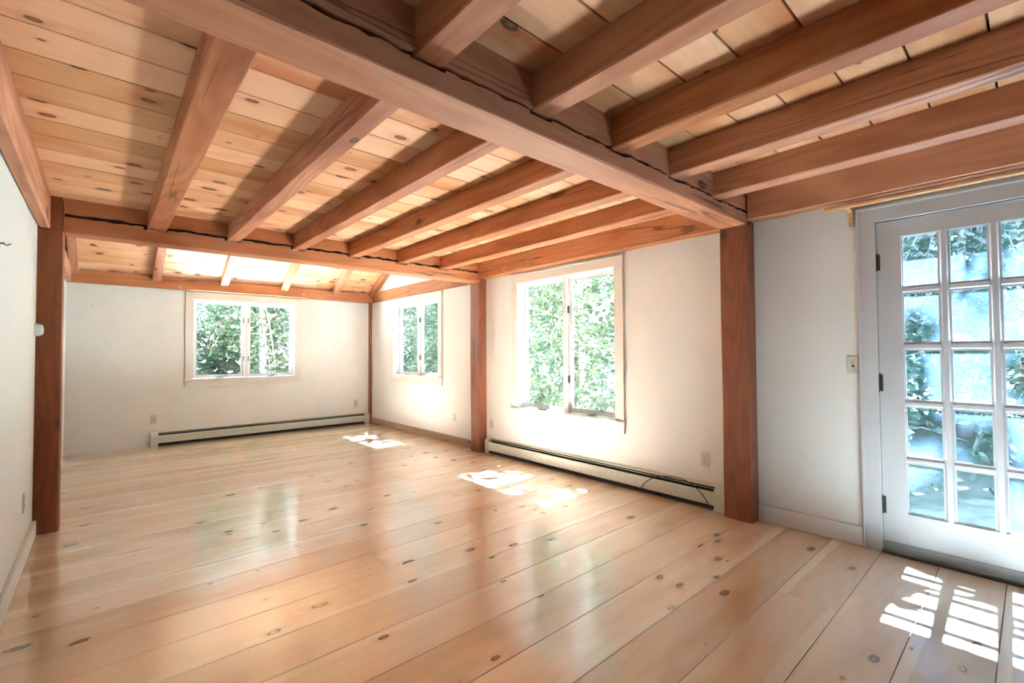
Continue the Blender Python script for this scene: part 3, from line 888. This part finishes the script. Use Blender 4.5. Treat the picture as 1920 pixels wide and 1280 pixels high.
# ------------------------------------------------------------------ outdoors
GZ = -.35
bm = bmesh.new()
gn = 24
gv = [[bm.verts.new((-14+46*i/gn, -.3-34*j/gn if False else 16-46*j/gn, GZ-.0+.12*math.sin(i*1.7+j)*math.cos(j*1.3))) for j in range(gn+1)] for i in range(gn+1)]
for i in range(gn):
    for j in range(gn): bm.faces.new((gv[i][j], gv[i][j+1], gv[i+1][j+1], gv[i+1][j]))
bmesh.ops.recalc_face_normals(bm, faces=bm.faces)
for f in bm.faces:
    if f.normal.z < 0: f.normal_flip()
g = link('ground', bm, M['ground']); tag(g, 'woodland ground with dry litter outside', 'ground', kind='structure')

def frond(bm, lr, base, d, up, length, nl, lw, rr, rv=None):
    """pinnate leaf: leaflets in pairs along a drooping stalk"""
    d = d.normalized(); side = d.cross(up)
    if side.length < .05: side = d.cross(V(1, 0, 0))
    side.normalize(); nrm = side.cross(d).normalized()
    rv = rr.random() if rv is None else rv
    for k in range(nl):
        t = (k+.7)/nl
        p = base + d*length*t - V(0, 0, 1)*length*.28*t*t
        ll = length*.34*(1-.45*abs(t-.45))
        for s in ((-1, 1) if k < nl-1 else (0,)):
            dd = (side*s*(.95 if s else 0)+d*(.45 if s else 1)-V(0, 0, 1)*rr.uniform(-.25, .95)).normalized()
            ww = dd.cross(nrm+side*rr.uniform(-1.1, 1.1)+d*rr.uniform(-.9, .9)).normalized()*lw
            a = bm.verts.new(p); b = bm.verts.new(p+dd*ll*.45+ww); c = bm.verts.new(p+dd*ll); e = bm.verts.new(p+dd*ll*.45-ww)
            r2 = rv*.8+rr.random()*.2
            for q in (a, b, c, e): q[lr] = r2
            bm.faces.new((a, b, c, e))

def rdir(rr):
    z = rr.uniform(-1, 1); a = rr.uniform(0, 6.283); s = math.sqrt(1-z*z)
    return V(s*math.cos(a), s*math.sin(a), z)

def crown(specs, n, size, lw, nl, seedv, dens=None, boxy=False):
    rr = random.Random(seedv)
    bm = bmesh.new(); lr = bm.verts.layers.float.new('rnd')
    for k in range(n):
        c, r = specs[rr.randrange(len(specs))]
        for _ in range(40):
            d = V(rr.uniform(-1, 1), rr.uniform(-1, 1), rr.uniform(-1, 1)) if boxy else rdir(rr)*rr.random()**.45
            p = V(c[0]+d.x*r[0], c[1]+d.y*r[1], c[2]+d.z*r[2])
            if dens is None or rr.random() < dens(p): break
        o = rdir(rr); o.z = o.z*.75-.15; o = (o+V(d.x, d.y, 0)*.6)
        frond(bm, lr, p, o, V(0, 0, 1), size*rr.uniform(.7, 1.3), nl, lw*rr.uniform(.8, 1.25), rr)
    return bm

def tree(name, x, y, h, r0, specs, n, leaf, label, cat='tree', group='trees outside the windows', size=.42, lw=.026, nl=5, seedv=1, lean=(0, 0), limbs=6, dens=None, boxy=False):
    rr = random.Random(seedv)
    root = empty(name, (x, y, GZ)); tag(root, label, cat, group)
    bm = bmesh.new()
    m = 9
    tr = [V(lean[0]*(k/m)**1.3+.05*math.sin(k*1.3+seedv), lean[1]*(k/m)**1.3+.05*math.cos(k*1.9+seedv), h*k/m-.15) for k in range(m+1)]
    tube(bm, tr, [r0*(1-.7*k/m) for k in range(m+1)], 9)
    for k in range(limbs):
        c, r = specs[k % len(specs)]
        s = tr[rr.randrange(3, m)]
        e = V(c[0], c[1], c[2])+rdir(rr)*min(r)*.8
        mid = (s+e)/2+V(rr.uniform(-.2, .2), rr.uniform(-.2, .2), rr.uniform(.0, .3))
        b = bez(s, s*.5+mid*.5, mid, e, 7)
        tube(bm, b, [r0*.33*(1-.8*q/7) for q in range(8)], 6)
        for _ in range(3):
            q = b[rr.randrange(2, 7)]; e2 = q+rdir(rr)*.7
            tube(bm, [q, (q+e2)/2+V(0, 0, .08), e2], [r0*.12, r0*.09, r0*.04], 5)
    link('trunk', bm, M['bark'], root)
    bm = crown(specs, n, size, lw, nl, seedv*7+1, dens, boxy)
    link('foliage', bm, leaf, root)
    return root

# --- trees seen through the tall window
tree('ash_tree', 6.9, -4.6, 6.6, .10, [((0, .2, 1.6), (1.6, 1.0, .9)), ((-.9, .4, 2.9), (1.3, 1.0, .9)), ((1.2, .1, 3.0), (1.4, 1.0, 1.0)), ((.3, .3, .6), (1.6, .9, .6))], 620, M['leaf2'],
     'yellow-green tree with feathery leaves close outside the tall window', size=.46, lw=.030, nl=6, seedv=3, limbs=9)
tree('ash_tree', 9.3, -6.6, 7.0, .13, [((0, 0, 1.6), (1.9, 1.1, 1.2)), ((.6, .2, 3.2), (1.9, 1.1, 1.0)), ((-1.2, .1, 3.0), (1.5, 1.0, 1.0))], 560, M['leaf1'],
     'teal-green tree standing behind the yellow-green one outside the tall window', size=.5, lw=.036, nl=6, seedv=5, limbs=7)
# --- trees through the small side window
tree('side_tree', 15.0, -4.2, 7.0, .13, [((0, 0, 1.9), (2.2, 1.3, 1.7)), ((-1.8, -.6, 2.8), (1.5, 1.2, 1.2))], 760, M['leaf1'],
     'dense tree filling the view of the small side window', size=.40, lw=.030, nl=5, seedv=9, limbs=5)
# --- trees through the far window
tree('far_tree', 14.2, 2.05, 7.0, .10, [((.3, .7, 3.3), (1.0, 1.3, .8)), ((.5, -.6, 2.9), (1.0, 1.0, .7)), ((.2, 1.2, .8), (.9, 1.0, .6))], 300, M['leaf1'],
     'pale-trunked tree in the left pane of the far window', size=.46, lw=.034, nl=5, seedv=12, limbs=6)
tree('far_tree', 14.8, .1, 7.0, .12, [((0, .2, 2.2), (1.0, 1.1, 1.1)), ((.2, .0, 3.6), (1.1, 1.3, .9)), ((-.4, -.2, 1.0), (.9, .9, .7))], 420, M['leaf2'],
     'bushy tree in the right pane of the far window', size=.46, lw=.034, nl=5, seedv=15, lean=(-.3, .5), limbs=6)
# --- shrubs by the door
for i, (x, y, r, lf, lab, n) in enumerate([(1.2, -3.2, .8, 'leaf1', 'low green shrub outside the left panes of the glass door', 130), (-.3, -4.2, .9, 'leaf2', 'yellowish shrub outside the right panes of the glass door', 150),
                                      (.6, -6.2, 1.2, 'leaf1', 'larger bush farther back behind the glass door', 170)]):
    tree('shrub', x, y, 1.1+r*.5, .03, [((0, 0, r*.75), (r, r, r*.7)), ((.2, .1, r*1.5), (r*.8, r*.8, r*.6))], n, M[lf], lab, 'shrub', 'shrubs outside the door', size=.34, lw=.028, nl=4, seedv=30+i, limbs=4)
tree('door_tree', .9, -8.4, 6.0, .12, [((0, 0, 3.3), (1.8, 1.3, 1.2)), ((-1.4, .3, 2.6), (1.4, 1.2, 1.1)), ((1.4, .1, 2.4), (1.3, 1.0, 1.1))], 420, M['leaf1'],
     'tree behind the shrubs seen through the top panes of the glass door', size=.48, lw=.036, nl=5, seedv=41, limbs=6)

# --- woodland wall farther off: individual bushy trees, countable, simple parts
for i, (x, y, rx, ry, h, lf, lab) in enumerate([
        (20.5, 3.6, 1.4, 2.1, 6.2, 'leaf3', 'deep green woodland tree behind the left pane of the far window'),
        (21.0, .2, 1.4, 2.1, 6.6, 'leaf1', 'woodland tree behind the right pane of the far window'),
        (20.0, -3.4, 1.6, 2.0, 6.4, 'leaf3', 'woodland tree behind the trees of the far corner'),
        (17.6, -7.4, 2.2, 1.5, 6.6, 'leaf3', 'deep green woodland tree behind the small side window view'),
        (13.6, -10.4, 2.3, 1.4, 6.6, 'leaf1', 'woodland tree farthest back in the tall window, right of centre'),
        (9.6, -10.8, 2.3, 1.4, 6.8, 'leaf3', 'deep green woodland tree farthest back in the tall window'),
        (5.4, -11.0, 2.3, 1.4, 6.6, 'leaf1', 'woodland tree between the tall window view and the door view'),
        (1.4, -12.0, 2.4, 1.4, 6.8, 'leaf3', 'deep green woodland tree farthest back behind the glass door'),
        (-3.0, -11.0, 2.4, 1.5, 6.6, 'leaf1', 'woodland tree at the right edge of the door view')]):
    tree('woodland_tree', x, y, 6.5, .16, [((0, 0, 1.3), (rx, ry, 1.3)), ((0, 0, h*.5), (rx*1.05, ry*1.05, 1.5)), ((0, 0, h*.82), (rx, ry, 1.5))], 800, M[lf], lab, 'tree', 'woodland trees in the distance',
         size=.66, lw=.095, nl=4, seedv=60+i, limbs=4)

# --- added tall trees whose unseen high crowns shade the wood and dapple the sun that comes in
# big-leaved crowns overhead are shaped to block sun from the wood; only the loose fringe over the eaves lets sun flecks through
def added_shade_tree(x, y, dense, nd, fringe, nf, label, seedv):
    root = tree('added_shade_tree', x, y, 7.0, .15, dense, int(nd*2.0), M['leaf4'], label, 'tree', 'added tall shade trees', size=.85, lw=.14, nl=4, seedv=seedv, limbs=7, boxy=True)
    if fringe:
        bm = crown(fringe, nf, .50, .050, 5, seedv+500, None, True)
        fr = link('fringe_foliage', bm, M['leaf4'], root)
def band(x, w, y, y0, y1):
    """crown blobs (relative to the trunk) covering x +- w and y0..y1 at canopy height"""
    n = max(2, int(round((y1-y0)/2.2)))
    return [((0, y0+(y1-y0)*(k+.5)/n-y, 6.9), (w, (y1-y0)/n*.5, .5)) for k in range(n)]
FR = lambda w, y: [((0, -2.75-y, 6.65), (w, .55, .22))]
for i, (x, y, w, y0, y1, nd, nf, lab) in enumerate([
        (-3.6, -7.0, 2.6, -12.5, -3.75, 900, 60, 'added tall shade tree standing to the right of the glass door view'),
        (.55, -9.6, 2.6, -13.5, -3.75, 950, 40, 'added tall shade tree rising behind the glass door'),
        (4.6, -7.4, 2.6, -13.5, -3.75, 950, 290, 'added tall shade tree between door view and tall window view'),
        (9.9, -8.0, 3.4, -13.5, -3.75, 1250, 240, 'added tall shade tree in the left pane of the tall window'),
        (13.2, -6.6, 2.8, -12.5, 3.6, 1700, 0, 'added tall shade tree at the left edge of the small side window'),
        (18.0, -3.2, 2.8, -12.0, 6.0, 1900, 0, 'added tall shade tree beyond the right pane of the far window'),
        (22.8, -1.0, 2.8, -10.0, 7.0, 1800, 0, 'added tall shade tree deepest in the wood behind the far window')]):
    added_shade_tree(x, y, band(x, w, y, y0, y1), nd, FR(w, y) if nf else None, nf, lab, 90+i)

# --- weathered red railing beyond the door
root = empty('garden_railing', (-.9, -7.2, GZ)); tag(root, 'faded red wooden railing dimly seen through the glass door', 'railing')
bm = bmesh.new()
box(bm, -1.0, 1.0, -.03, .03, 1.28, 1.36); box(bm, -1.0, 1.0, -.02, .02, .45, .53)
link('rail', bm, M['fence'], root)
for x in (-1., 0., 1.):
    bm = bmesh.new(); box(bm, x-.05, x+.05, -.05, .05, -.1, 1.45)
    link('railing_post', bm, M['fence'], root)
bm = bmesh.new()
for k in range(12): box(bm, -.93+.17*k-.018, -.93+.17*k+.018, -.018, .018, .53, 1.28)
link('baluster', bm, M['fence'], root)

# ------------------------------------------------------------------ light
SUN_E, SKY, EXPO = 1500., 2.5, .84
w = bpy.data.worlds.new('sky'); SC.world = w; w.use_nodes = True
bg = w.node_tree.nodes['Background']; bg.inputs[0].default_value = (.94, .98, 1., 1); bg.inputs[1].default_value = SKY
sl = bpy.data.lights.new('sun', 'SUN'); sl.energy = SUN_E; sl.angle = math.radians(.6); sl.color = (.83, .95, 1.12)
so = bpy.data.objects.new('sun', sl); COL.objects.link(so)
so.rotation_euler = V(-.03, 1., -1.84).to_track_quat('-Z', 'Y').to_euler()
# ------------------------------------------------------------------ camera
yaw, pitch, roll, f = .72438, .02453, -.006179, 866.16
fw = V(math.cos(yaw)*math.cos(pitch), -math.sin(yaw)*math.cos(pitch), math.sin(pitch))
rt = fw.cross(V(0, 0, 1)).normalized(); up = rt.cross(fw)
rt2 = rt*math.cos(roll)+up*math.sin(roll); up2 = -rt*math.sin(roll)+up*math.cos(roll)
cd = bpy.data.cameras.new('camera'); cam = bpy.data.objects.new('camera', cd); COL.objects.link(cam)
cd.sensor_width = 36.; cd.sensor_fit = 'HORIZONTAL'; cd.lens = f/1920*36.; cd.clip_start = .02
cam.matrix_world = Matrix(((rt2.x, up2.x, -fw.x, 0), (rt2.y, up2.y, -fw.y, 3.6634), (rt2.z, up2.z, -fw.z, 1.25), (0, 0, 0, 1)))
SC.camera = cam

vs = SC.view_settings
SC.display_settings.display_device = 'sRGB'
vs.view_transform = 'Standard'; vs.look = 'None'; vs.gamma = 1.; vs.exposure = EXPO; vs.use_curve_mapping = False
cy = SC.cycles
cy.use_denoising = True
cy.max_bounces = 10; cy.diffuse_bounces = 3; cy.glossy_bounces = 4; cy.transparent_max_bounces = 16; cy.transmission_bounces = 6
cy.sample_clamp_indirect = 60.; cy.sample_clamp_direct = 0.
cy.caustics_reflective = True; cy.blur_glossy = .5
cy.use_guiding = True
cy.guiding_training_samples = 32
